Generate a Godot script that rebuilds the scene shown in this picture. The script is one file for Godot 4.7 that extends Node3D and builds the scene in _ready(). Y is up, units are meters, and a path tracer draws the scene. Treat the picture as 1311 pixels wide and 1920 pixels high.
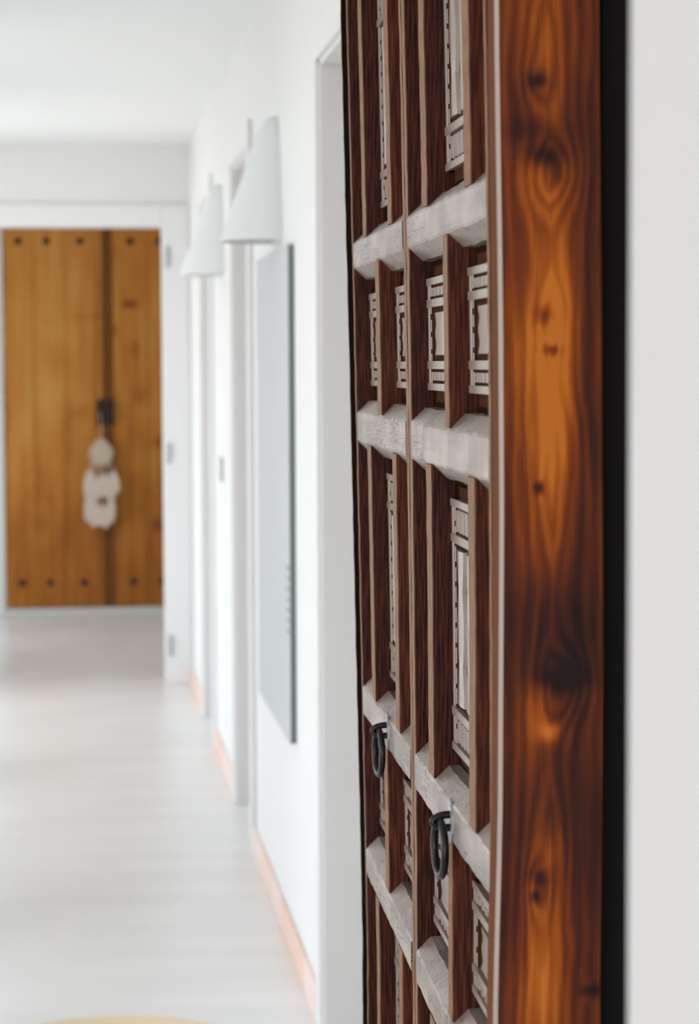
extends Node3D
# Corridor seen past an old carved double door. Corridor runs along -Z, right wall near x = 0.49, floor y = 0.

const EYE := 1.36
const WALL := 0.492
const CEIL := 2.29
var M := {}
var rng := RandomNumberGenerator.new()
var wob := FastNoiseLite.new()


func _ready():
	rng.seed = 7
	wob.seed = 11
	wob.frequency = 1.0
	# ---------------------------------------------------------------- camera, sky, light, exposure
	var cam := Camera3D.new()
	cam.name = "camera"
	cam.projection = Camera3D.PROJECTION_FRUSTUM
	cam.near = 0.05
	cam.far = 100.0
	cam.size = 2.0 * 0.05 * 960.0 / 4533.0
	var r := deg_to_rad(0.25)
	var c := Vector3((138.0 - 655.5) / 4533.0, (960.0 - 685.0) / 4533.0, -1.0).normalized()   # the corridor's -Z in camera axes
	var u := Vector3(-sin(r), cos(r), 0)
	u.z = -(u.x * c.x + u.y * c.y) / c.z
	u = u.normalized()
	var x := u.cross(-c)
	cam.transform = Transform3D(Basis(x, u, -c).transposed(), Vector3(0, EYE, 0))
	var lens := CameraAttributesPhysical.new()
	lens.frustum_focal_length = 85.0
	lens.frustum_focus_distance = 2.52
	lens.exposure_aperture = 8.2
	cam.attributes = lens
	add_child(cam)
	cam.projection = Camera3D.PROJECTION_FRUSTUM
	cam.near = 0.05
	cam.far = 100.0
	cam.size = 2.0 * 0.05 * 960.0 / 4533.0
	cam.current = true
	var e := Environment.new()
	e.background_mode = Environment.BG_SKY
	var sky := Sky.new()
	var sm := ProceduralSkyMaterial.new()
	sm.sky_top_color = Color(0.84, 0.875, 0.92)
	sm.sky_horizon_color = Color(0.93, 0.95, 0.97)
	sm.ground_bottom_color = Color(0.76, 0.755, 0.74)
	sm.ground_horizon_color = Color(0.85, 0.85, 0.84)
	sky.sky_material = sm
	e.sky = sky
	e.background_energy_multiplier = 5.0
	e.tonemap_mode = Environment.TONE_MAPPER_LINEAR
	e.tonemap_exposure = 1.29
	e.sdfgi_enabled = true
	e.ssao_enabled = true
	e.ssil_enabled = true
	var we := WorldEnvironment.new()
	we.name = "world"
	we.environment = e
	add_child(we)
	# ----------------------------------------------------------------
	materials()
	room()
	carved_door()
	plank_door()
	corridor_things()


# ==================================================================== helpers
func meta(o: Node, label: String, category: String, group := "", kind := "") -> void:
	o.set_meta("label", label)
	o.set_meta("category", category)
	if group:
		o.set_meta("group", group)
	if kind:
		o.set_meta("kind", kind)


func holder(called: String, at := Vector3.ZERO, parent: Node = null) -> Node3D:
	var o := Node3D.new()
	o.name = called
	o.position = at
	(parent if parent else self).add_child(o, true)
	return o


func st_new() -> SurfaceTool:
	var st := SurfaceTool.new()
	st.begin(Mesh.PRIMITIVE_TRIANGLES)
	return st


func put(called: String, st: SurfaceTool, m: Material, parent: Node = null) -> MeshInstance3D:
	var o := MeshInstance3D.new()
	o.name = called
	o.mesh = st.commit()
	o.mesh.surface_set_material(0, m)
	(parent if parent else self).add_child(o, true)
	return o


func put2(called: String, parts: Array, parent: Node = null) -> MeshInstance3D:   # [[st, material], ...]
	var o := MeshInstance3D.new()
	o.name = called
	var am := ArrayMesh.new()
	for p in parts:
		am = p[0].commit(am)
		am.surface_set_material(am.get_surface_count() - 1, p[1])
	o.mesh = am
	(parent if parent else self).add_child(o, true)
	return o


func tri(st: SurfaceTool, a: Vector3, b: Vector3, cc: Vector3, mid: Vector3) -> void:
	var n := (b - a).cross(cc - a)
	if n.length_squared() < 1e-18:
		return
	n = n.normalized()
	if n.dot((a + b + cc) / 3.0 - mid) < 0.0:
		n = -n
	else:
		var t := b
		b = cc
		cc = t
	for p in [a, b, cc]:
		st.set_normal(n)
		st.set_uv(Vector2(p.x, p.y))
		st.add_vertex(p)


func quad(st: SurfaceTool, a: Vector3, b: Vector3, cc: Vector3, d: Vector3, mid: Vector3) -> void:
	tri(st, a, b, cc, mid)
	tri(st, a, cc, d, mid)


# a box with chamfered edges
func box(st: SurfaceTool, lo: Vector3, hi: Vector3, ch := 0.0) -> void:
	var mid := (lo + hi) / 2.0
	var h := (hi - lo) / 2.0
	ch = minf(ch, minf(h.x, minf(h.y, h.z)) * 0.49)
	var ax := [Vector3.RIGHT, Vector3.UP, Vector3.BACK]
	for k in 3:
		var a: Vector3 = ax[k]
		var b: Vector3 = ax[(k + 1) % 3]
		var d: Vector3 = ax[(k + 2) % 3]
		var ha := absf(h.dot(a))
		var hb := absf(h.dot(b))
		var hd := absf(h.dot(d))
		for s in [-1.0, 1.0]:
			var f: Vector3 = mid + a * ha * s
			var p := b * (hb - ch)
			var q := d * (hd - ch)
			quad(st, f - p - q, f + p - q, f + p + q, f - p + q, mid)
		if ch > 0.0:
			for s in [-1.0, 1.0]:
				for t in [-1.0, 1.0]:
					var l := d * (hd - ch)
					var p1: Vector3 = mid + a * ha * s + b * (hb - ch) * t
					var p2: Vector3 = mid + a * (ha - ch) * s + b * hb * t
					quad(st, p1 - l, p1 + l, p2 + l, p2 - l, mid)
	if ch > 0.0:
		for sx in [-1.0, 1.0]:
			for sy in [-1.0, 1.0]:
				for sz in [-1.0, 1.0]:
					var s := Vector3(sx, sy, sz)
					tri(st, mid + s * (h - Vector3(0, ch, ch)), mid + s * (h - Vector3(ch, 0, ch)), mid + s * (h - Vector3(ch, ch, 0)), mid)


func slab(called: String, lo: Vector3, hi: Vector3, m: Material, parent: Node = null, ch := 0.0) -> MeshInstance3D:
	var st := st_new()
	box(st, lo, hi, ch)
	return put(called, st, m, parent)


# closed rings joined flat; sides listed in `worn` go to st2
func sweep(st: SurfaceTool, rings: Array, st2: SurfaceTool = null, worn := []) -> void:
	var n: int = rings[0].size()
	var mids := []
	for ring in rings:
		var s := Vector3.ZERO
		for p in ring:
			s += p
		mids.append(s / n)
	for i in rings.size() - 1:
		var mid: Vector3 = (mids[i] + mids[i + 1]) / 2.0
		for k in n:
			var l := (k + 1) % n
			quad(st2 if k in worn else st, rings[i][k], rings[i][l], rings[i + 1][l], rings[i + 1][k], mid)
	for cap in [[0, 1], [rings.size() - 1, rings.size() - 2]]:
		var ring = rings[cap[0]]
		for k in range(1, n - 1):
			tri(st, ring[0], ring[k], ring[k + 1], mids[cap[1]])


# smooth tube along a closed or open line of points
func tube(st: SurfaceTool, pts: Array, radius: float, sides := 8, closed := false, taper := 1.0) -> void:
	var n := pts.size()
	var rings := []
	var up := Vector3(0.31, 0.17, 0.93).normalized()
	for i in n:
		var a: Vector3 = pts[(i - 1 + n) % n] if closed or i > 0 else pts[i]
		var b: Vector3 = pts[(i + 1) % n] if closed or i < n - 1 else pts[i]
		var t := (b - a).normalized()
		var s := t.cross(up).normalized()
		var w := s.cross(t)
		var ring := []
		var rr := radius * lerpf(1.0, taper, float(i) / maxf(1, n - 1))
		for k in sides:
			var an := TAU * k / sides
			ring.append([s * cos(an) + w * sin(an), rr])
		rings.append(ring)
	for i in (n if closed else n - 1):
		var j := (i + 1) % n
		for k in sides:
			var l := (k + 1) % sides
			var vs := [[i, k], [i, l], [j, l], [i, k], [j, l], [j, k]]
			var pos := []
			for v in vs:
				pos.append(pts[v[0]] + rings[v[0]][v[1]][0] * rings[v[0]][v[1]][1])
			var g: Vector3 = (pos[1] - pos[0]).cross(pos[2] - pos[0])
			var flip: bool = g.dot(rings[i][k][0] + rings[i][l][0]) > 0.0
			for q in ([0, 2, 1, 3, 5, 4] if flip else [0, 1, 2, 3, 4, 5]):
				st.set_normal(rings[vs[q][0]][vs[q][1]][0])
				st.set_uv(Vector2(0, 0))
				st.add_vertex(pos[q])
	if not closed:
		for cap in [0, n - 1]:
			for k in range(1, sides - 1):
				tri(st, pts[cap] + rings[cap][0][0] * rings[cap][0][1], pts[cap] + rings[cap][k][0] * rings[cap][k][1], pts[cap] + rings[cap][k + 1][0] * rings[cap][k + 1][1], pts[1 if cap == 0 else n - 2])


# surface of revolution round y, from angle a0 to a1; profile of (radius, y), smooth
func lathe(st: SurfaceTool, profile: Array, a0: float, a1: float, steps: int, inward := false) -> void:
	for i in profile.size() - 1:
		var p: Vector2 = profile[i]
		var q: Vector2 = profile[i + 1]
		var nn := []
		for k in [i, i + 1]:
			var b: Vector2 = profile[maxi(k - 1, 0)]
			var d: Vector2 = profile[mini(k + 1, profile.size() - 1)]
			var t := (d - b).normalized()
			nn.append(Vector2(t.y, -t.x) * (-1.0 if inward else 1.0))
		for k in steps:
			var s := lerpf(a0, a1, float(k) / steps)
			var t2 := lerpf(a0, a1, float(k + 1) / steps)
			var vs := [[p, nn[0], s], [p, nn[0], t2], [q, nn[1], t2], [p, nn[0], s], [q, nn[1], t2], [q, nn[1], s]]
			var pos := []
			var nor := []
			for v in vs:
				pos.append(Vector3(v[0].x * cos(v[2]), v[0].y, v[0].x * sin(v[2])))
				nor.append(Vector3(v[1].x * cos(v[2]), v[1].y, v[1].x * sin(v[2])))
			for tr in [[0, 1, 2], [3, 4, 5]]:
				var g: Vector3 = (pos[tr[1]] - pos[tr[0]]).cross(pos[tr[2]] - pos[tr[0]])
				if g.length_squared() < 1e-18:
					continue
				for w in ([tr[0], tr[2], tr[1]] if g.dot(nor[tr[0]] + nor[tr[1]] + nor[tr[2]]) > 0.0 else tr):
					st.set_normal(nor[w])
					st.set_uv(Vector2(vs[w][2], pos[w].y))
					st.add_vertex(pos[w])


# ==================================================================== materials
func flat(color: Color, rough := 0.6, spec := 0.5, metal := 0.0) -> StandardMaterial3D:
	var m := StandardMaterial3D.new()
	m.albedo_color = color
	m.roughness = rough
	m.metallic_specular = spec
	m.metallic = metal
	return m


func noise_tex(freq: float, octaves: int, ramp: Array, sd: int, kind := FastNoiseLite.TYPE_SIMPLEX_SMOOTH, size := 512) -> NoiseTexture2D:
	var n := FastNoiseLite.new()
	n.noise_type = kind
	n.frequency = freq
	n.fractal_octaves = octaves
	n.seed = sd
	if kind == FastNoiseLite.TYPE_CELLULAR:
		n.cellular_return_type = FastNoiseLite.RETURN_DISTANCE2_SUB
		n.domain_warp_enabled = true
		n.domain_warp_amplitude = 20.0
	var t := NoiseTexture2D.new()
	t.width = size
	t.height = size
	t.seamless = true
	t.noise = n
	if ramp:
		var g := Gradient.new()
		g.offsets = PackedFloat32Array(ramp.map(func(q): return q[0]))
		g.colors = PackedColorArray(ramp.map(func(q): return q[1]))
		t.color_ramp = g
	return t


func wood(ramp: Array, scale: Vector3, sd: int, rough: float, relief: float, spec := 0.5) -> StandardMaterial3D:
	var m := flat(Color.WHITE, rough, spec)
	m.albedo_texture = noise_tex(0.02, 4, ramp, sd)
	m.uv1_triplanar = true
	m.uv1_scale = scale
	m.uv1_triplanar_sharpness = 8.0
	if relief > 0.0:
		m.heightmap_enabled = true
		m.heightmap_scale = relief
		m.heightmap_texture = noise_tex(0.02, 4, [], sd + 1)
	return m


func materials() -> void:
	M.plaster = flat(Color(0.905, 0.905, 0.90), 0.75, 0.3)
	M.plaster_near = flat(Color(0.855, 0.84, 0.83), 0.85, 0.2)
	M.paint = flat(Color(0.90, 0.895, 0.89), 0.45, 0.4)
	M.ceiling = flat(Color(0.955, 0.955, 0.95), 0.9, 0.2)
	M.reveal = flat(Color(0.86, 0.85, 0.84), 0.6, 0.3)
	M.floor = flat(Color.WHITE, 0.32, 0.5)
	M.floor.albedo_texture = noise_tex(0.008, 3, [[0.2, Color(0.905, 0.90, 0.89)], [0.8, Color(0.93, 0.925, 0.915)]], 31)
	M.floor.uv1_triplanar = true
	M.floor.uv1_scale = Vector3(0.25, 0.25, 0.9)
	M.tiles = []
	for col in [Color(0.92, 0.82, 0.77), Color(0.91, 0.78, 0.71), Color(0.92, 0.84, 0.80)]:
		M.tiles.append(flat(col, 0.5, 0.4))
	M.metal = flat(Color(0.68, 0.69, 0.69), 0.4, 0.5, 0.6)
	var d := Color(0.245, 0.10, 0.062)
	M.dark = wood([[0.25, Color(0.16, 0.06, 0.04)], [0.5, d], [0.75, Color(0.33, 0.145, 0.085)]], Vector3(28, 1.6, 28), 3, 0.55, 0.05, 0.28)
	M.dark2 = wood([[0.25, Color(0.22, 0.09, 0.06)], [0.5, Color(0.31, 0.14, 0.085)], [0.75, Color(0.39, 0.19, 0.11)]], Vector3(24, 1.2, 24), 5, 0.55, 0.05, 0.28)
	M.worn = wood([[0.3, Color(0.42, 0.28, 0.16)], [0.6, Color(0.55, 0.39, 0.24)], [0.8, Color(0.60, 0.46, 0.32)]], Vector3(40, 3, 40), 8, 0.55, 0.03, 0.3)
	M.rail = flat(Color.WHITE, 0.34)
	M.rail.albedo_texture = weathered()
	M.rail.uv1_triplanar = true
	M.rail.uv1_scale = Vector3(2.4, 2.4, 0.42)
	M.rail.uv1_triplanar_sharpness = 6.0
	M.rail.heightmap_enabled = true
	M.rail.heightmap_scale = 0.08
	M.rail.heightmap_texture = M.rail.albedo_texture
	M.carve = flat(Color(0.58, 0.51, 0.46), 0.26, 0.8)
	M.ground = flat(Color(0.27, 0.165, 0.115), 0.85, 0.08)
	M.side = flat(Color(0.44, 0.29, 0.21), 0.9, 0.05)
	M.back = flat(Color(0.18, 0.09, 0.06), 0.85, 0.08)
	M.jamb = flat(Color(0.105, 0.06, 0.042), 0.95, 0.0)
	M.black = flat(Color(0.12, 0.11, 0.11), 0.9, 0.1)
	M.iron = flat(Color(0.09, 0.078, 0.074), 0.34, 0.6, 0.5)
	M.arris_glint = flat(Color(0.66, 0.60, 0.56), 0.4, 0.5)  # pale colour paints the lacquer highlight along the post's edge
	M.post = flat(Color.WHITE, 0.5, 0.2)
	M.post.albedo_texture = post_grain()
	M.gypsum = flat(Color(0.90, 0.91, 0.905), 0.8, 0.2)
	M.sheet = flat(Color(0.74, 0.75, 0.755), 0.5, 0.4)
	M.sheet_edge = flat(Color(0.42, 0.47, 0.45), 0.4, 0.5)
	M.mark = flat(Color(0.55, 0.57, 0.56), 0.6, 0.3)
	M.jute = flat(Color(0.93, 0.85, 0.73), 0.95, 0.1)
	M.cotton = flat(Color(0.77, 0.71, 0.62), 0.95, 0.1)
	M.feather = flat(Color(0.82, 0.75, 0.69), 0.9, 0.1)
	M.nail = flat(Color(0.30, 0.17, 0.07), 0.5, 0.4)
	M.frame = flat(Color(0.80, 0.79, 0.76), 0.5, 0.3)


# greyed rail wood: soft mottling with fine cracks along the grain
func weathered() -> ImageTexture:
	var w := 640
	var n := FastNoiseLite.new()
	n.seed = 51
	n.frequency = 0.01
	n.fractal_octaves = 3
	var n2 := FastNoiseLite.new()
	n2.seed = 52
	n2.frequency = 0.02
	n2.fractal_octaves = 1
	var data := PackedByteArray()
	data.resize(w * w * 3)
	for j in w:
		for i in w:
			var soft := n.get_noise_2d(i * 2.2, j * 0.8)
			var grain := n.get_noise_2d(i * 0.9 + 900.0, j * 6.0)
			var crack := absf(n2.get_noise_2d(i * 1.5 + 14.0 * soft, j * 6.5 + 30.0 * soft))
			var where := smoothstep(-0.05, 0.25, n.get_noise_2d(i * 0.45 + 300.0, j * 0.7 + 100.0))
			var v := 0.66 + 0.30 * soft + 0.08 * grain
			v *= 1.0 - 0.85 * where * (1.0 - smoothstep(0.03, 0.15, crack))
			v = clampf(v, 0.0, 1.0)
			var col := Color(0.17, 0.11, 0.09).lerp(Color(0.75, 0.69, 0.64), v)
			var at := (j * w + i) * 3
			data[at] = int(col.r * 255.0)
			data[at + 1] = int(col.g * 255.0)
			data[at + 2] = int(col.b * 255.0)
	return ImageTexture.create_from_image(Image.create_from_data(w, w, false, Image.FORMAT_RGB8, data))


# wood grain of the post: growth rings as level lines of a height field with peaks at the knots
# (photograph: post 940..1133 wide over 1920 pixels)
func post_grain() -> ImageTexture:
	var w := 192
	var h := 1960
	var n1 := FastNoiseLite.new()
	n1.seed = 4
	n1.frequency = 0.006
	n1.fractal_octaves = 3
	var n2 := FastNoiseLite.new()
	n2.seed = 9
	n2.frequency = 0.05
	n2.fractal_octaves = 2
	# x, y, half width, half height, rings (sign: peak or pit)
	var knots := [
		[1012, 148, 16, 24, 1.2], [1040, 318, 30, 48, 4.2], [1028, 590, 22, 60, 2.2], [1036, 645, 9, 14, 1.0], [1008, 905, 8, 14, 0.8],
		[1058, 1278, 30, 50, 4.0], [1012, 1672, 16, 34, 2.4], [1000, 1640, 14, 30, 1.2], [1112, 1862, 10, 14, 1.0],
		[1030, 860, 40, 130, 1.6], [1035, 480, 36, 120, -1.0], [1010, 110, 34, 70, 1.6], [1015, 230, 30, 50, -1.2], [1030, 1120, 60, 110, -1.6], [1020, 1900, 40, 160, 1.8], [1045, 1560, 30, 80, 1.0], [1030, 1420, 40, 70, -1.3],
	]
	# bright and dark clouds of stain: x, y, sx, sy, amount
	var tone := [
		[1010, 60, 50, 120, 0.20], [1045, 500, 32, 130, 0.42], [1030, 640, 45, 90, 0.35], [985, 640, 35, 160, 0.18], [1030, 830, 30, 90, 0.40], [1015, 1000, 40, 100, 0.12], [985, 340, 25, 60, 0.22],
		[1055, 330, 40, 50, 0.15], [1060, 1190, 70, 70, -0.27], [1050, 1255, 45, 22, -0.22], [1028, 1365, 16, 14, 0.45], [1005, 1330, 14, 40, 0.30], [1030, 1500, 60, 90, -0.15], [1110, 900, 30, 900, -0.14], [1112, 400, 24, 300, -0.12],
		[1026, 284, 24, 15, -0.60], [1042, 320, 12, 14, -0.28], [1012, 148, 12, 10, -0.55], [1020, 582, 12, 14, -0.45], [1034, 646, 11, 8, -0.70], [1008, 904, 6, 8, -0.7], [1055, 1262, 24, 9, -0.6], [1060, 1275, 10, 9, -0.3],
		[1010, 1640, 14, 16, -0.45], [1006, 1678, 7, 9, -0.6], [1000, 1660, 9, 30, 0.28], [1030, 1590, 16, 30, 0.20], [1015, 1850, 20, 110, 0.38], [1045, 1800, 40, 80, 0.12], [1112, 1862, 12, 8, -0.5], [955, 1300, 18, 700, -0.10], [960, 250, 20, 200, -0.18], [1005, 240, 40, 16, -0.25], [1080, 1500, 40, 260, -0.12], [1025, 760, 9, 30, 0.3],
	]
	var pal := [Color(0.155, 0.105, 0.095), Color(0.27, 0.135, 0.105), Color(0.43, 0.20, 0.095), Color(0.60, 0.30, 0.095), Color(0.76, 0.43, 0.15)]
	var data := PackedByteArray()
	data.resize(w * h * 3)
	for j in h:
		var y := float(j) - 20.0
		var near := knots.filter(func(k): return absf(y - k[1]) < 3.2 * k[3])
		var nt := tone.filter(func(k): return absf(y - k[1]) < 2.6 * k[3])
		for i in w:
			var px := 940.0 + i + 0.5
			var wx0 := px + 9.0 * n1.get_noise_2d(px * 0.5, y * 0.45)
			var f := absf(wx0 - 1030.0) / 15.0 + 1.3 * n1.get_noise_2d(px * 1.6 + 300.0, y * 0.22)
			for k in near:
				var dx: float = (wx0 - k[0]) / k[2]
				var dy: float = (y - k[1]) / k[3]
				f += -k[4] * exp(-0.5 * (dx * dx + dy * dy))
			var s := 0.5 + 0.5 * sin(TAU * 0.5 * f)
			var fine := n2.get_noise_2d(px * 4.0, y * 0.10)
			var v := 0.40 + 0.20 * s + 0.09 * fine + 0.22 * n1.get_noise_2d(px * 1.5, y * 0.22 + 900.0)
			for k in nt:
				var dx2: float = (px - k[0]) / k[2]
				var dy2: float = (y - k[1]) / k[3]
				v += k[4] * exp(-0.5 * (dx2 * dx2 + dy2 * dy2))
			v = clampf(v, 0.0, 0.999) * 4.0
			var a := int(v)
			var col: Color = pal[a].lerp(pal[a + 1], v - a)
			var at := (j * w + i) * 3
			data[at] = int(col.r * 255.0)
			data[at + 1] = int(col.g * 255.0)
			data[at + 2] = int(col.b * 255.0)
	return ImageTexture.create_from_image(Image.create_from_data(w, h, false, Image.FORMAT_RGB8, data))


# ==================================================================== the setting
func structure(o: Node, label: String, category: String) -> void:
	meta(o, label, category, "", "structure")


func room() -> void:
	structure(slab("floor", Vector3(-3.3, -0.12, -13.5), Vector3(1.3, 0, 3.3), M.floor), "pale grey smooth floor running down the corridor", "floor")
	structure(slab("ceiling", Vector3(-3.3, CEIL, -13.5), Vector3(1.3, CEIL + 0.14, 3.3), M.ceiling), "plain white corridor ceiling", "ceiling")
	# right wall with three doorways
	var st := st_new()
	var cuts := [[-1.1, -3.95], [-4.79, -6.72], [-7.42, -8.60], [-9.30, -10.3]]
	for cc in cuts:
		box(st, Vector3(WALL, 0, cc[1]), Vector3(WALL + 0.14, CEIL, cc[0]))
	for cc in [[-3.95, -4.79], [-6.72, -7.42], [-8.60, -9.30]]:
		box(st, Vector3(WALL, 1.96, cc[1]), Vector3(WALL + 0.14, CEIL, cc[0]))
	structure(put("wall_right", st, M.plaster), "bright white right-hand corridor wall with three doorways", "wall")
	structure(slab("wall_near", Vector3(0.256, 0, -1.1), Vector3(0.66, CEIL, 3.2), M.plaster_near), "off-white wall end blurred at the right edge of the picture", "wall")
	# doorways: white casing, jamb lining and a closed white leaf deep in the wall
	var no := 0
	for cc in [[-3.95, -4.79], [-6.72, -7.42], [-8.60, -9.30]]:
		no += 1
		var d := holder("door_%d" % no)
		structure(d, ["white doorway casing half hidden behind the dark carved door", "white doorway between the hanging panel and the second wall lamp", "farthest white doorway on the right wall near the wooden door"][no - 1], "doorway")
		var z0: float = cc[1]
		var z1: float = cc[0]
		for s in [[z0 - 0.07, z0], [z1, z1 + 0.07]]:
			slab("casing", Vector3(WALL - 0.014, 0, s[0]), Vector3(WALL + 0.001, 1.96, s[1]), M.paint, d, 0.003)
		slab("casing_head", Vector3(WALL - 0.014, 1.96, z0 - 0.07), Vector3(WALL + 0.001, 2.03, z1 + 0.07), M.paint, d, 0.003)
		slab("lining", Vector3(WALL - 0.004, 0, z0 - 0.001), Vector3(WALL + 0.135, 1.95, z0 + 0.012), M.reveal, d, 0.002)
		slab("lining", Vector3(WALL - 0.004, 0, z1 - 0.012), Vector3(WALL + 0.135, 1.95, z1 + 0.001), M.reveal, d, 0.002)
		slab("lining_head", Vector3(WALL - 0.004, 1.948, z0 + 0.012), Vector3(WALL + 0.135, 1.961, z1 - 0.012), M.reveal, d, 0.002)
		slab("door_leaf", Vector3(WALL + 0.09, 0.004, z0 + 0.013), Vector3(WALL + 0.13, 1.947, z1 - 0.013), M.reveal, d, 0.002)
	# terracotta-tinted skirting tiles on the right wall
	var b := holder("baseboard_right")
	structure(b, "pinkish terracotta skirting tiles along the white right wall", "baseboard")
	for run in [[-4.865, -6.65], [-7.495, -8.53], [-9.375, -10.285]]:
		var z: float = run[0]
		var k := 0
		while z > run[1] + 0.01:
			var to := maxf(z - 0.297, run[1])
			slab("tile", Vector3(WALL - 0.010, 0, to + 0.0015), Vector3(WALL + 0.001, 0.075, z - 0.0015), M.tiles[rng.randi() % 3], b, 0.002)
			z -= 0.297
			k += 1
	# end wall with an open doorway
	st = st_new()
	box(st, Vector3(0.40, 0, -10.44), Vector3(1.3, CEIL, -10.3))
	box(st, Vector3(-1.2, 0, -10.44), Vector3(-0.58, CEIL, -10.3))
	box(st, Vector3(-0.58, 1.96, -10.44), Vector3(0.40, CEIL, -10.3))
	structure(put("wall_end", st, M.plaster), "white end wall of the corridor around the open doorway", "wall")
	var d4 := holder("door_4")
	structure(d4, "white casing of the open doorway at the corridor end with three grey hinges", "doorway")
	slab("casing", Vector3(0.378, 0, -10.30), Vector3(0.490, 2.037, -10.283), M.paint, d4, 0.003)
	slab("casing", Vector3(-0.67, 0, -10.30), Vector3(-0.56, 2.037, -10.283), M.paint, d4, 0.003)
	slab("casing_head", Vector3(-0.56, 1.943, -10.30), Vector3(0.378, 2.037, -10.283), M.paint, d4, 0.003)
	slab("lining", Vector3(0.378, 0, -10.45), Vector3(0.401, 1.96, -10.30), M.paint, d4, 0.002)
	slab("lining", Vector3(-0.581, 0, -10.45), Vector3(-0.56, 1.96, -10.30), M.paint, d4, 0.002)
	slab("lining_head", Vector3(-0.56, 1.943, -10.45), Vector3(0.378, 1.961, -10.30), M.paint, d4, 0.002)
	for y in [1.815, 0.985, 0.165]:
		st = st_new()
		box(st, Vector3(0.390, y - 0.042, -10.284), Vector3(0.408, y + 0.042, -10.279), 0.002)
		tube(st, [Vector3(0.399, y - 0.045, -10.277), Vector3(0.399, y + 0.045, -10.277)], 0.006, 10)
		put("hinge", st, M.metal, d4)
	# room behind the end wall
	st = st_new()
	box(st, Vector3(-1.5, 0, -13.4), Vector3(-0.392, CEIL, -13.2))
	box(st, Vector3(0.728, 0, -13.4), Vector3(1.3, CEIL, -13.2))
	box(st, Vector3(-0.392, 2.18, -13.4), Vector3(0.728, CEIL, -13.2))
	structure(put("wall_back", st, M.plaster), "white wall around the golden plank door", "wall")
	structure(slab("wall_hall_right", Vector3(1.1, 0, -13.2), Vector3(1.3, CEIL, -10.44), M.plaster), "white side wall of the far hall", "wall")
	st = st_new()
	box(st, Vector3(-1.5, 0, -13.2), Vector3(-1.3, CEIL, -12.6))
	box(st, Vector3(-1.5, 0, -11.6), Vector3(-1.3, CEIL, -10.44))
	box(st, Vector3(-1.5, 2.1, -12.6), Vector3(-1.3, CEIL, -11.6))  # unseen opening below this lintel, added to light the hall and plank door
	structure(put("wall_hall_left", st, M.plaster), "white left side wall of the far hall", "wall")
	# left side: unseen window openings, placed and sized to light the corridor
	st = st_new()
	var xl := -1.05
	box(st, Vector3(xl - 0.15, 0, -10.3), Vector3(xl, CEIL, -9.95))
	box(st, Vector3(xl - 0.15, 2.1, -9.95), Vector3(xl, CEIL, -8.6))
	box(st, Vector3(xl - 0.15, 0, -8.6), Vector3(xl, CEIL, -7.6))
	box(st, Vector3(xl - 0.15, 0, -7.6), Vector3(xl, 0.05, -4.7))
	box(st, Vector3(xl - 0.15, 0.05, -6.65), Vector3(xl, 2.05, -5.65))
	box(st, Vector3(xl - 0.15, 2.05, -7.6), Vector3(xl, CEIL, -4.7))
	box(st, Vector3(xl - 0.15, 0, -4.7), Vector3(xl, CEIL, -4.0))
	structure(put("wall_left", st, M.plaster), "white left corridor wall with unseen window openings added for daylight", "wall")
	st = st_new()
	box(st, Vector3(-3.3, 0, -4.2), Vector3(xl - 0.15, CEIL, -4.0))
	box(st, Vector3(-3.3, 0, -1.6), Vector3(-3.15, CEIL, 3.2))
	box(st, Vector3(-3.3, 0, -4.0), Vector3(-3.15, CEIL, -3.4))
	box(st, Vector3(-3.3, 0, -3.4), Vector3(-3.15, 0.4, -1.6))
	box(st, Vector3(-3.3, 2.2, -3.4), Vector3(-3.15, CEIL, -1.6))
	structure(put("wall_room_left", st, M.plaster), "white wall of the room beside the corridor", "wall")
	st = st_new()
	box(st, Vector3(-3.3, 0, 3.0), Vector3(-2.9, CEIL, 3.2))
	box(st, Vector3(0.1, 0, 3.0), Vector3(0.3, CEIL, 3.2))
	box(st, Vector3(-2.9, 2.2, 3.0), Vector3(0.1, CEIL, 3.2))  # unseen rear opening, sized to throw light on the post and end wall
	structure(put("wall_room_rear", st, M.plaster), "white wall behind the viewpoint with an unseen window opening added for daylight", "wall")


# ==================================================================== carved door
# z along the corridor, v height above the eye, w depth into the door; the old door is slightly warped
func face_x(z: float, v: float) -> float:
	v = clampf(v, -0.75, 0.6)
	var t := z + 2.5
	return 0.3455 - 0.0135 * t + (-0.014 + 0.0093 * t) * v + (-0.0086 - 0.011 * t) * v * v


func wp(z: float, v: float, w: float) -> Vector3:
	return Vector3(face_x(z, v) + w, EYE + v, z)


# upright of the section [(z, w)], hand-hewn edges; the side between the first two points is its front edge
func upright(called: String, sec: Array, v0: float, v1: float, jit: float, sd: float, mats: Array, parent: Node) -> MeshInstance3D:
	var n := maxi(2, int((v1 - v0) / 0.012))
	var rings := []
	for i in n + 1:
		var v := lerpf(v0, v1, float(i) / n)
		var ring := PackedVector3Array()
		for k in sec.size():
			var j := 0.0
			var jw := 0.0
			if k < 4:
				j = jit * (wob.get_noise_2d(v * 5.0, sd + 13.0 * (k / 2)) * 1.6 + 0.5 * wob.get_noise_2d(v * 60.0, sd + 31.0 * k))
				jw = jit * 0.8 * wob.get_noise_2d(v * 20.0, sd + 71.0)
			ring.append(wp(sec[k][0] + j, v, sec[k][1] + jw))
		rings.append(ring)
	var a := st_new()
	var b := st_new()
	sweep(a, rings, b, [1])
	return put2(called, [[a, mats[0]], [b, mats[1]]], parent)


# [(z, w)] of a muntin: back, chamfer, front edge, chamfer, back
func bar(z0: float, z1: float, w: float, front := 0.0, ch := 0.0012) -> Array:
	return [[z0, front + ch], [z0 + ch, front], [z1 - ch, front], [z1, front + ch], [z1, w], [z0, w]]


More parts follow.
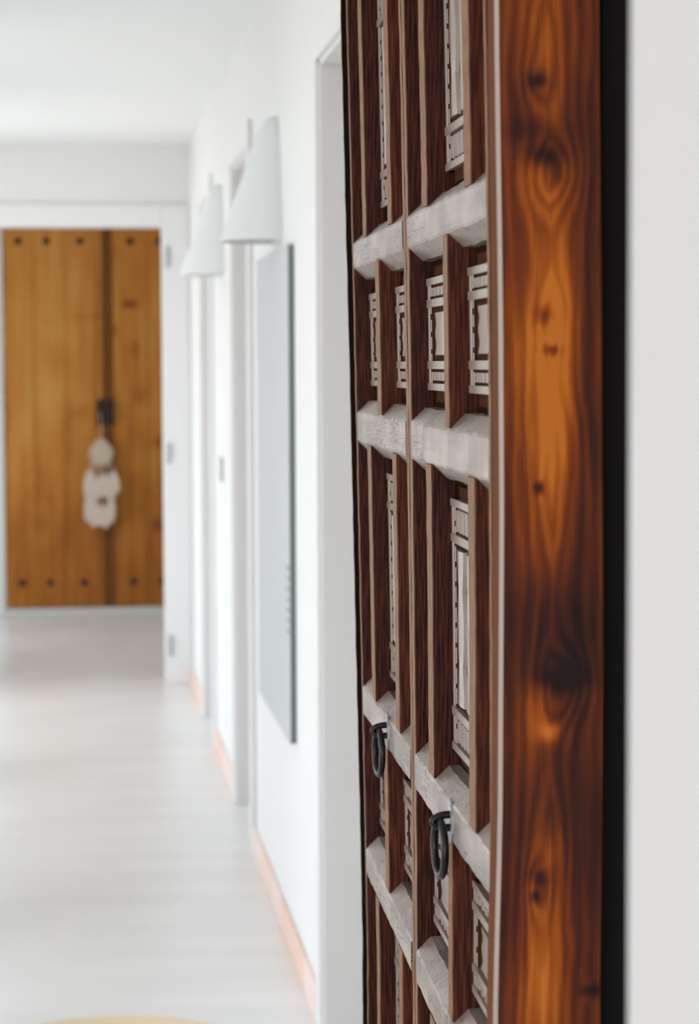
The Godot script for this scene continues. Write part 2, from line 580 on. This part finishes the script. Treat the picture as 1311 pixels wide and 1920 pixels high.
func rail(z0: float, z1: float, v0: float, v1: float, sd: float, m: Material, parent: Node) -> MeshInstance3D:
	var n := maxi(4, int((z1 - z0) / 0.012))
	var rings := []
	for i in n + 1:
		var z := lerpf(z0, z1, float(i) / n)
		var ring := PackedVector3Array()
		var s := 0
		for p in [[v0 - 0.0135, 0.027], [v0 - 0.0130, 0.0155], [v0 + 0.0005, 0.0012], [v0 + 0.003, 0.0], [v1 - 0.003, 0.0], [v1 - 0.0005, 0.0012], [v1 + 0.0130, 0.0155], [v1 + 0.0135, 0.027]]:
			s += 1
			var jv := 0.0016 * wob.get_noise_2d(z * 14.0, sd + 17.0 * (s / 3)) + 0.0008 * wob.get_noise_2d(z * 70.0, sd + 9.0 * s)
			var jw := 0.0010 * wob.get_noise_2d(z * 30.0, sd + 41.0 + (s / 3))
			ring.append(wp(z, p[0] + jv, p[1] + jw))
		rings.append(ring)
	var st := st_new()
	sweep(st, rings)
	return put("rail", st, m, parent)


# raised block of the carved panels: front inset by ch
func wbox(st: SurfaceTool, z0: float, z1: float, v0: float, v1: float, back: float, front: float, ch := 0.002) -> void:
	var n := maxi(1, int((v1 - v0) / 0.05))
	var rings := []
	for i in n + 1:
		var v := lerpf(v0, v1, float(i) / n)
		rings.append(PackedVector3Array([wp(z0, v, back), wp(z0 + ch, v, front), wp(z1 - ch, v, front), wp(z1, v, back)]))
	sweep(st, rings)


func carved_panel(z0: float, z1: float, v0: float, v1: float, parent: Node) -> void:
	var st := st_new()
	var h := v1 - v0
	var w := z1 - z0
	var b := minf(0.024, w * 0.22)
	# ground of the block, its stepped ends and the two ornamented borders
	var gr := st_new()
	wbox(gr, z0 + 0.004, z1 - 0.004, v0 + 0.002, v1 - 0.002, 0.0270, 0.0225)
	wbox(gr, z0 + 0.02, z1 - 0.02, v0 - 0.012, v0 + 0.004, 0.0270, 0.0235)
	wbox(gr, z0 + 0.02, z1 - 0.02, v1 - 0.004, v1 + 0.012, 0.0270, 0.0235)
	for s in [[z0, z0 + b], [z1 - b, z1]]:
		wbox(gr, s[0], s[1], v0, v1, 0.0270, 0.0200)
		# a plain fillet along the far half, a row of carved beads with dark gaps along the near half
		var zm: float = lerpf(s[0], s[1], 0.45)
		wbox(st, s[0], zm, v0, v1, 0.0260, 0.0186, 0.0015)
		var n := int(round((h - 0.008) / 0.019))
		for k in n:
			var va: float = v0 + 0.004 + k * (h - 0.008) / n
			var vb: float = v0 + 0.004 + (k + 1) * (h - 0.008) / n
			var gap := 0.0022 + 0.0018 * absf(wob.get_noise_2d(k * 3.7, v0 * 50.0 + z0 * 20.0))
			wbox(st, zm + 0.0005, s[1] - 0.001, va + gap, vb - gap, 0.0260, 0.0190, 0.0025)
	var i0 := z0 + b
	var i1 := z1 - b
	# bars across both ends, with small upright billets between
	var e := minf(0.042, h * 0.26)
	for t in [[v0, 1.0], [v1, -1.0]]:
		var a: float = t[0]
		var s: float = t[1]
		for q in [[0.0, 0.007], [e - 0.008, e]]:
			wbox(st, z0 + 0.001, z1 - 0.001, minf(a + s * q[0], a + s * q[1]), maxf(a + s * q[0], a + s * q[1]), 0.0250, 0.0172)
		var m := maxi(2, int((i1 - i0) / 0.022))
		for k in m:
			var zz := lerpf(i0, i1, (k + 0.5) / m)
			wbox(st, zz - 0.0075, zz + 0.0075, minf(a + s * 0.010, a + s * (e - 0.011)), maxf(a + s * 0.010, a + s * (e - 0.011)), 0.0250, 0.0185, 0.003)
	# field: bellied pillow between dark grooves, or slender turned columns on the tall panels
	var f0 := v0 + e + 0.006
	var f1 := v1 - e - 0.006
	var cols := 1 if h < 0.2 else 3
	for k in cols:
		var ca := lerpf(i0 + 0.003, i1 - 0.003, (k + 0.08) / cols)
		var cb := lerpf(i0 + 0.003, i1 - 0.003, (k + 0.92) / cols)
		var rings := []
		var steps := 12
		for i in steps + 1:
			var t := float(i) / steps
			var swell := 0.93 + 0.07 * cos(2.0 * TAU * (t - 0.5)) if cols == 1 else 0.62 + 0.38 * absf(cos(TAU * t))
			var zc := (ca + cb) / 2.0
			var hw := (cb - ca) / 2.0 * swell
			var v := lerpf(f0, f1, t)
			rings.append(PackedVector3Array([wp(zc - hw, v, 0.0250), wp(zc - hw * 0.86, v, 0.0188), wp(zc, v, 0.0174), wp(zc + hw * 0.86, v, 0.0188), wp(zc + hw, v, 0.0250)]))
		sweep(st, rings)
	put2("carved_panel", [[st, M.carve], [gr, M.ground]], parent)


func ring_handle(z: float, v: float, parent: Node) -> void:
	var plate := st_new()
	var rings := []
	for q in [[-0.022, 0.004], [-0.010, 0.014], [0.006, 0.014], [0.014, 0.009], [0.020, 0.002]]:
		rings.append(PackedVector3Array([wp(z - q[1], v + 0.0258 + q[0], 0.0008), wp(z - q[1], v + 0.0258 + q[0], -0.0015), wp(z + q[1], v + 0.0258 + q[0], -0.0015), wp(z + q[1], v + 0.0258 + q[0], 0.0008)]))
	sweep(plate, rings)
	for q in [0.012, -0.014]:
		wbox(plate, z - 0.003, z + 0.003, v + 0.0258 + q - 0.002, v + 0.0258 + q + 0.002, 0.0, -0.0028, 0.0012)
	put("ring_plate", plate, M.metal, parent).set_meta("label", "small pale metal plate under the ring")
	var h := put("ring_staple", staple_shape(z, v), M.iron, parent)
	h.set_meta("label", "black iron staple holding a ring")
	var pts := []
	var dirv := Vector3(sin(deg_to_rad(-3.0)), 0, -cos(deg_to_rad(-3.0)))
	var mid := wp(z, v, -0.011)
	for k in 40:
		var a := TAU * k / 40.0
		pts.append(mid + dirv * 0.0246 * cos(a) + Vector3.UP * (0.0258 * sin(a)))
	var st := st_new()
	tube(st, pts, 0.0037, 12, true)
	var o := put("ring", st, M.iron, parent)
	o.set_meta("label", "black iron pull ring")


func staple_shape(z: float, v: float) -> SurfaceTool:
	var st := st_new()
	var top := v + 0.0258
	var pts := []
	for k in 13:
		var a := lerpf(-0.15, PI + 0.15, k / 12.0)
		pts.append(wp(z, top - 0.001 + 0.0062 * cos(a), -0.002 - 0.0155 * sin(a)))
	tube(st, pts, 0.0036, 10)
	return st


func carved_door() -> void:
	var t := holder("carved_double_door", Vector3(0.38, 0, -2.45))
	meta(t, "tall dark brown carved wooden double door with lattice bars and two black iron rings", "door", "", "thing")
	var at := -t.position
	# rails of both leaves: (bottom, top) of their front faces
	var rows := [[0.665, 0.745], [0.470, 0.505], [0.1188, 0.1522], [-0.0979, -0.0589], [-0.4442, -0.4064], [-0.6493, -0.6132], [-0.955, -0.918], [-1.33, -1.19]]
	var leaves := [
		{"z": [-3.0379, -2.5055], "s0": 0.016, "s1": 0.020, "quarter": [[-2.9126, -2.872], [-2.6554, -2.617]], "half": [[-2.7901, -2.749]], "ring": [-2.738, -0.4455]},
		{"z": [-2.5035, -1.938], "s0": 0.024, "s1": 0.014, "quarter": [[-2.3682, -2.327], [-2.0866, -2.046]], "half": [[-2.2268, -2.196]], "ring": [-2.200, -0.4490]},
	]
	var sd := 0.0
	for L in leaves:
		# the leaf's board, on which the lattice is nailed
		var z0: float = L.z[0]
		var z1: float = L.z[1]
		var st := st_new()
		var rings := []
		for i in 25:
			var v := lerpf(-1.33, 0.745, i / 24.0)
			rings.append(PackedVector3Array([wp(z0 + 0.004, v, 0.0262), wp(z1 - 0.004, v, 0.0262), wp(z1 - 0.004, v, 0.058), wp(z0 + 0.004, v, 0.058)]))
		sweep(st, rings)
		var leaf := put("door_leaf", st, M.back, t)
		leaf.position = at
		sd += 100.0
		var meet := 0.0012
		upright("stile", bar(z0, z0 + L.s0, 0.035, meet if L == leaves[1] else 0.0), -1.33, 0.745, 0.0007, sd + 1.0, [M.dark, M.worn], leaf)
		upright("stile", bar(z1 - L.s1, z1, 0.035, -0.002 if L == leaves[1] else meet), -1.33, 0.745, 0.0007, sd + 2.0, [M.dark2, M.worn], leaf)
		var zi: float = z0 + L.s0 - 0.001
		var zj: float = z1 - L.s1 + 0.001
		for k in rows.size():
			rail(zi, zj, rows[k][0], rows[k][1], sd + 5.0 * k, M.rail, leaf)
		for k in rows.size() - 1:
			var lo: float = rows[k + 1][1]
			var hi: float = rows[k][0]
			var bars: Array = L.quarter if k % 2 == 1 else L.half
			var q := 0
			for b in bars:
				q += 1
				upright("muntin", bar(b[0], b[1], 0.028, 0.0005), lo + 0.0005, hi - 0.0005, 0.0008, sd + 7.0 * k + 3.0 * q, [M.dark2 if (k + q) % 2 else M.dark, M.worn], leaf)
			var edges := [zi]
			for b in bars:
				edges.append(b[0])
				edges.append(b[1])
			edges.append(zj)
			for m in edges.size() / 2:
				var a: float = edges[m * 2] + 0.008
				var b2: float = edges[m * 2 + 1] - 0.008
				carved_panel(a, b2, lo + 0.032, hi - 0.032, leaf)
		ring_handle(L.ring[0], L.ring[1], leaf)
	# frame: near post with the knotty grain, far post, head
	near_post(t, at)
	var far := upright("frame_post", bar(-3.147, -3.0385, 0.08, 0.004), -EYE, 0.75, 0.0008, 900.0, [M.jamb, M.jamb], t)
	far.position = at
	var st3 := st_new()
	box(st3, Vector3(0.335, EYE + 0.752, -3.125), Vector3(0.425, EYE + 0.835, -1.9), 0.004)
	put("frame_head", st3, M.dark2, t).position = at
	var st4 := st_new()
	box(st4, Vector3(0.405, 0, -3.10), Vector3(0.425, EYE + 0.752, -1.95), 0.002)
	put("back_board", st4, M.black, t).position = at
	var st5 := st_new()
	box(st5, Vector3(0.424, 0, -2.02), Vector3(WALL, EYE + 0.835, -1.93), 0.002)
	put("wall_batten", st5, M.black, t).position = at


func curve(pts: Array, v: float) -> float:
	if v >= pts[0][0]:
		return pts[0][1]
	for i in pts.size() - 1:
		if v >= pts[i + 1][0]:
			var a: float = pts[i][0]
			var b: float = pts[i + 1][0]
			var s := (a - v) / (a - b)
			s = s * s * (3.0 - 2.0 * s) * 0.5 + s * 0.5
			return lerpf(pts[i][1], pts[i + 1][1], s)
	return pts[-1][1]


func near_post(t: Node, at: Vector3) -> void:
	var left := [[0.286, 0.3362], [0.018, 0.3395], [-0.118, 0.3402], [-0.35, 0.3389], [-0.533, 0.3347]]
	var right := [[0.287, 0.4173], [0.017, 0.4200], [-0.222, 0.4218], [-0.536, 0.4198]]
	var st := st_new()
	var z0 := -1.934
	var z1 := -1.9
	var v := -EYE
	var rows := []
	while v < 0.75:
		rows.append(v)
		v += 0.04
	rows.append(0.75)
	var ch := 0.0032
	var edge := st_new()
	var side := st_new()
	var prev := []
	for vv in rows:
		var l := curve(left, vv) - ch
		var rr := curve(right, vv)
		var y: float = EYE + vv
		var line := [Vector3(l, y, z0), Vector3(l, y, z1 - ch), Vector3(l + ch, y, z1), Vector3(rr - 0.002, y, z1), Vector3(rr, y, z1 - 0.002), Vector3(rr, y, z0)]
		if prev:
			for k in 6:
				var q := (k + 1) % 6
				var p := [prev[k], prev[q], line[q], line[k]]
				var n: Vector3 = (p[1] - p[0]).cross(p[2] - p[0]).normalized()
				var out: Vector3 = (p[0] + p[2]) / 2.0 - Vector3((l + rr) / 2.0, y, (z0 + z1) / 2.0)
				var ord := [0, 1, 2, 0, 2, 3]
				if n.dot(out) > 0.0:
					ord = [0, 2, 1, 0, 3, 2]
				else:
					n = -n
				for o in ord:
					var pt: Vector3 = p[o]
					var lx := curve(left, pt.y - EYE)
					var rx := curve(right, pt.y - EYE)
					# the grain's picture covers v = 0.30 .. -0.547; x across the face, sides go on from it
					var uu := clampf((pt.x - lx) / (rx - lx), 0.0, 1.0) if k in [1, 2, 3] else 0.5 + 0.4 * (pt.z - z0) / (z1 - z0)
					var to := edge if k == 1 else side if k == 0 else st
					to.set_normal(n)
					to.set_uv(Vector2(uu * 0.98 + 0.01, ((0.2865 - (pt.y - EYE)) / 0.8192 * 1920.0 + 20.0) / 1960.0))
					to.add_vertex(pt)
		prev = line
	var o2 := put2("frame_post", [[st, M.post], [edge, M.arris_glint], [side, M.side]], t)
	o2.set_meta("label", "glossy orange-brown knotty wooden frame post")
	o2.position = at


# ==================================================================== plank door at the end
func plank_door() -> void:
	var t := holder("plank_door", Vector3(0.168, 0, -13.15))
	meta(t, "golden brown plank double door with dark nail heads at the corridor end", "door", "", "thing")
	var planks := []
	var pic := plank_grain()
	for k in 3:
		var m := flat([Color(1, 1, 1), Color(0.95, 0.94, 0.92), Color(1.0, 0.97, 0.93)][k], 0.5, 0.3)
		m.albedo_texture = pic
		m.uv1_scale = Vector3(1.0 / 1.12, -1.0 / 2.18, 1)
		m.uv1_offset = Vector3(0.5, 1, 0)
		planks.append(m)
	var strip := flat(Color(0.44, 0.27, 0.11), 0.55, 0.3)
	# pale frame: left, right, head, sill
	var fz0 := -0.09
	var fz1 := 0.03
	slab("frame_post", Vector3(-0.56, 0, fz0), Vector3(-0.548, 2.18, fz1), M.frame, t, 0.002)
	slab("frame_post", Vector3(0.548, 0, fz0), Vector3(0.56, 2.18, fz1), M.frame, t, 0.002)
	slab("frame_head", Vector3(-0.548, 2.165, fz0), Vector3(0.548, 2.18, fz1), M.frame, t, 0.002)
	slab("sill", Vector3(-0.548, 0, fz0), Vector3(0.548, 0.048, fz1 + 0.02), M.frame, t, 0.004)
	var n := 0
	for s in [-1.0, 1.0]:
		var leaf := holder("leaf", Vector3.ZERO, t)
		slab("backing_board", Vector3(minf(s * 0.002, s * 0.546), 0.052, -0.05), Vector3(maxf(s * 0.002, s * 0.546), 2.163, -0.029), M.jamb, leaf)
		var cuts := [0.045, 0.215, 0.38, 0.546] if s < 0 else [0.045, 0.23, 0.385, 0.546]
		for k in 3:
			var a: float = s * cuts[k]
			var b: float = s * cuts[k + 1]
			slab("plank", Vector3(minf(a, b) + 0.001, 0.052, -0.03), Vector3(maxf(a, b) - 0.001, 2.163, 0.012), planks[(n * 2 + k) % 3], leaf, 0.003)
			n += 1
			for y in [2.026, 0.187]:
				var st := st_new()
				var prof := [Vector2(0.0001, 0.010), Vector2(0.010, 0.009), Vector2(0.018, 0.005), Vector2(0.022, 0.0)]
				lathe(st, prof, 0, TAU, 14)
				var o := put("nail", st, M.nail, leaf)
				o.position = Vector3((a + b) / 2.0 + [0.004, -0.01, 0.006][k] , y, 0.012)
				o.rotation.x = PI / 2
		if s < 0:
			slab("meeting_strip", Vector3(-0.044, 0.052, -0.03), Vector3(-0.010, 2.163, 0.013), planks[1], leaf, 0.003)
		else:
			slab("meeting_strip", Vector3(-0.009, 0.052, -0.03), Vector3(0.0445, 2.163, 0.002), strip, leaf, 0.003)
		# iron pull
		var sp := st_new()
		box(sp, Vector3(s * 0.028 - 0.017, 1.035, 0.016), Vector3(s * 0.028 + 0.017, 1.175, 0.021), 0.002)
		tube(sp, [Vector3(s * 0.028, 1.05, 0.02), Vector3(s * 0.028, 1.06, 0.042), Vector3(s * 0.028, 1.105, 0.050), Vector3(s * 0.028, 1.15, 0.042), Vector3(s * 0.028, 1.16, 0.02)], 0.007, 8)
		put("pull_handle", sp, M.iron, leaf)
	dreamcatcher()


# colour of the old planks: long grain, knots, paler upper left, darker towards the sill
func plank_grain() -> ImageTexture:
	var w := 160
	var h := 320
	var n := FastNoiseLite.new()
	n.seed = 21
	n.frequency = 0.02
	n.fractal_octaves = 3
	# x, y from the sill, half width, half height, amount
	var spots := [[0.14, 1.69, 0.028, 0.016, -0.55], [-0.10, 1.62, 0.06, 0.012, -0.16], [0.20, 1.20, 0.03, 0.04, -0.22], [0.055, 1.55, 0.014, 0.03, -0.28], [0.16, 1.45, 0.02, 0.03, -0.15], [-0.13, 1.11, 0.04, 0.03, -0.22], [0.29, 0.94, 0.02, 0.025, -0.35], [0.28, 0.49, 0.02, 0.025, -0.30],
		[-0.30, 1.60, 0.02, 0.02, -0.12], [-0.25, 1.9, 0.12, 0.5, 0.10], [-0.38, 1.3, 0.14, 0.6, 0.12], [-0.1, 0.3, 0.6, 0.35, -0.24], [0.25, 0.7, 0.2, 0.9, -0.03], [-0.35, 0.5, 0.05, 0.03, -0.1], [0.05, 1.97, 0.03, 0.04, -0.15], [-0.25, 1.37, 0.1, 0.06, -0.08]]
	var pal := [Color(0.34, 0.18, 0.10), Color(0.56, 0.32, 0.10), Color(0.71, 0.46, 0.18), Color(0.79, 0.58, 0.30)]
	var data := PackedByteArray()
	data.resize(w * h * 3)
	for j in h:
		var y := 2.18 * (1.0 - (j + 0.5) / h)
		for i in w:
			var px := 1.12 * ((i + 0.5) / w - 0.5)
			var v := 0.70 + 0.16 * n.get_noise_2d(px * 900.0, y * 45.0) + 0.14 * n.get_noise_2d(px * 260.0 + 500.0, y * 120.0)
			for k in spots:
				var dx: float = (px - k[0]) / k[2]
				var dy: float = (y - k[1]) / k[3]
				v += k[4] * exp(-0.5 * (dx * dx + dy * dy))
			v = clampf(v, 0.0, 0.999) * 3.0
			var a := int(v)
			var col: Color = pal[a].lerp(pal[a + 1], v - a)
			var at := (j * w + i) * 3
			data[at] = int(col.r * 255.0)
			data[at + 1] = int(col.g * 255.0)
			data[at + 2] = int(col.b * 255.0)
	return ImageTexture.create_from_image(Image.create_from_data(w, h, false, Image.FORMAT_RGB8, data))


func dreamcatcher() -> void:
	var t := holder("dreamcatcher", Vector3(0.142, 0.49, -13.080))
	meta(t, "cream feathered dreamcatcher hanging from the pulls of the plank door", "dreamcatcher")
	var st := st_new()
	var hoop := []
	for k in 28:   # teardrop
		var a := TAU * k / 28.0
		var r := 0.062
		var p := Vector3(r * sin(a), 0.405 - 0.070 * cos(a) * -1.0, 0)
		if cos(a) > 0.0:
			p.x *= 1.0 - 0.45 * cos(a)
		hoop.append(p)
	tube(st, hoop, 0.006, 8, true)
	put("hoop", st, M.cotton, t)
	st = st_new()
	for k in 14:   # woven web: chords and two inner rounds, backed by crocheted cloth
		var a: Vector3 = hoop[k * 2]
		var b: Vector3 = hoop[(k * 2 + 9) % 28]
		tube(st, [a, b], 0.003, 5)
	put("web", st, M.cotton, t)
	st = st_new()
	var inner := []
	for p in hoop:
		inner.append(Vector3(0, 0.405, 0) + (p - Vector3(0, 0.405, 0)) * 0.86)
	for k in 28:
		var a: Vector3 = inner[k]
		var b: Vector3 = inner[(k + 1) % 28]
		var mid := Vector3(0, 0.405, 0)
		quad(st, a + Vector3(0, 0, 0.002), b + Vector3(0, 0, 0.002), mid + Vector3(0, 0, 0.005), mid + Vector3(0, 0, 0.005), mid - Vector3(0, 0, 1))
		quad(st, a - Vector3(0, 0, 0.002), b - Vector3(0, 0, 0.002), mid - Vector3(0, 0, 0.005), mid - Vector3(0, 0, 0.005), mid + Vector3(0, 0, 1))
	put("crochet_disc", st, M.cotton, t)
	st = st_new()
	tube(st, [Vector3(0, 0.475, 0), Vector3(0.004, 0.52, 0.0), Vector3(-0.002, 0.60, -0.006), Vector3(-0.002, 0.618, -0.009)], 0.0025, 6)
	put("hanging_cord", st, M.cotton, t)
	# feathers in tiers: x, y of the tip, length
	for f in [[-0.078, 0.16, 0.15, 0.04], [-0.052, 0.14, 0.16, -0.04], [-0.018, 0.15, 0.13, 0.05], [0.022, 0.16, 0.13, -0.05], [0.052, 0.13, 0.16, 0.05], [0.08, 0.18, 0.12, -0.06], [-0.075, 0.03, 0.16, 0.02], [-0.045, 0.0, 0.17, -0.03], [-0.012, 0.005, 0.12, 0.03], [0.022, -0.005, 0.12, -0.02], [0.05, 0.02, 0.16, 0.02]]:
		st = st_new()
		var ax := Vector3(f[0], f[1], 0.0)
		var top := Vector3(f[0] * 0.93 + f[3] * 0.1, f[1] + f[2], 0.004)
		tube(st, [ax, top, Vector3(f[0] * 0.6, 0.36, 0)], 0.0022, 5)
		for s in [-1.0, 1.0]:
			var n := 10
			for k in n:
				var a := lerpf(0.0, 1.0, float(k) / n)
				var b := lerpf(0.0, 1.0, float(k + 1) / n)
				var wa: float = 0.024 * pow(sin(PI * clampf(a * 0.9 + 0.06, 0, 1)), 0.6)
				var wb: float = 0.024 * pow(sin(PI * clampf(b * 0.9 + 0.06, 0, 1)), 0.6)
				var p := ax.lerp(top, a)
				var q := ax.lerp(top, b)
				var out := Vector3(s, -0.35, 0.15)
				quad(st, p + Vector3(0, 0, 0.003), q + Vector3(0, 0, 0.003), q + out * wb, p + out * wa, p - Vector3(0, 0, 1))
				quad(st, p, q, q + out * wb - Vector3(0, 0, 0.001), p + out * wa - Vector3(0, 0, 0.001), p + Vector3(0, 0, 1))
		put("feather", st, M.feather, t)


# ==================================================================== things in the corridor
func corridor_things() -> void:
	# half-cone plaster wall lamps
	var spots := [[-5.83, "white half-cone wall lamp above the pale panel, nearer of the two"], [-8.02, "white half-cone wall lamp farther down, partly behind the nearer lamp"]]
	for k in 2:
		var t := holder("wall_lamp", Vector3(WALL, 1.655, spots[k][0]))
		meta(t, spots[k][1], "wall lamp", "half-cone lamps on the right wall")
		var prof := [Vector2(0.1400, 0.0), Vector2(0.1395, 0.006), Vector2(0.116, 0.07), Vector2(0.0935, 0.13), Vector2(0.0735, 0.19), Vector2(0.058, 0.235), Vector2(0.046, 0.265), Vector2(0.034, 0.285), Vector2(0.018, 0.297), Vector2(0.0005, 0.300)]
		var inner := []
		for p in prof:
			inner.append(Vector2(maxf(p.x - 0.006, 0.0002), minf(p.y, 0.294)))
		var st := st_new()
		lathe(st, prof, PI / 2, 3 * PI / 2, 32)
		lathe(st, inner, PI / 2, 3 * PI / 2, 32, true)
		for s in 32:   # rim
			var a := PI / 2 + PI * s / 32.0
			var b := PI / 2 + PI * (s + 1) / 32.0
			quad(st, Vector3(0.14 * cos(a), 0, 0.14 * sin(a)), Vector3(0.14 * cos(b), 0, 0.14 * sin(b)), Vector3(0.134 * cos(b), 0, 0.134 * sin(b)), Vector3(0.134 * cos(a), 0, 0.134 * sin(a)), Vector3(0, 1, 0))
		put("lamp_shade", st, M.gypsum, t)
		st = st_new()
		box(st, Vector3(-0.012, 0.06, -0.05), Vector3(0, 0.20, 0.05), 0.003)
		put("wall_plate", st, M.gypsum, t)
		st = st_new()
		tube(st, [Vector3(-0.012, 0.13, 0), Vector3(-0.045, 0.13, 0), Vector3(-0.05, 0.115, 0), Vector3(-0.05, 0.07, 0)], 0.016, 12)
		put("lamp_holder", st, M.paint, t)
	# pale panel hung on the wall
	var p := holder("hanging_panel", Vector3(WALL, 0.50, -5.865))
	meta(p, "frameless pale grey panel with a dark green-grey edge hung on the white wall", "picture")
	slab("backing", Vector3(-0.0125, 0.004, -0.463), Vector3(0, 1.126, 0.463), M.sheet_edge, p, 0.001)
	slab("sheet", Vector3(-0.0150, 0, -0.466), Vector3(-0.0124, 1.13, 0.4655), M.sheet, p, 0.0008)
	var stm := st_new()
	for k in 7:
		box(stm, Vector3(-0.0155, 0.395 - k * 0.024 + 0.0, 0.40), Vector3(-0.0149, 0.405 - k * 0.024, 0.452), 0.0)
	put("printed_lines", stm, M.mark, p)
	# light switch
	var s2 := holder("light_switch", Vector3(WALL, 1.01, -8.08))
	meta(s2, "small white light switch on the wall below the farther lamp", "light switch")
	slab("plate", Vector3(-0.009, -0.042, -0.042), Vector3(0, 0.042, 0.042), M.sheet, s2, 0.003)
	slab("rocker", Vector3(-0.013, -0.026, -0.026), Vector3(-0.009, 0.026, 0.026), M.paint, s2, 0.002)
	# round jute mat whose far rim shows at the bottom of the picture
	var rg := holder("round_mat", Vector3(0.062, 0, -4.68))
	meta(rg, "round braided jute mat with its far rim on the pale floor", "rug")
	for k in 11:
		var rad := 0.287 - k * 0.0255
		var pts := []
		var n := maxi(12, int(rad * 130))
		for i in n:
			var a := TAU * i / n
			pts.append(Vector3(rad * cos(a), 0.0075 + 0.0018 * sin(a * rad * 160.0), rad * sin(a)))
		var st := st_new()
		tube(st, pts, 0.0128, 6, true)
		var o := put("braid", st, M.jute, rg)
		o.scale.y = 0.6
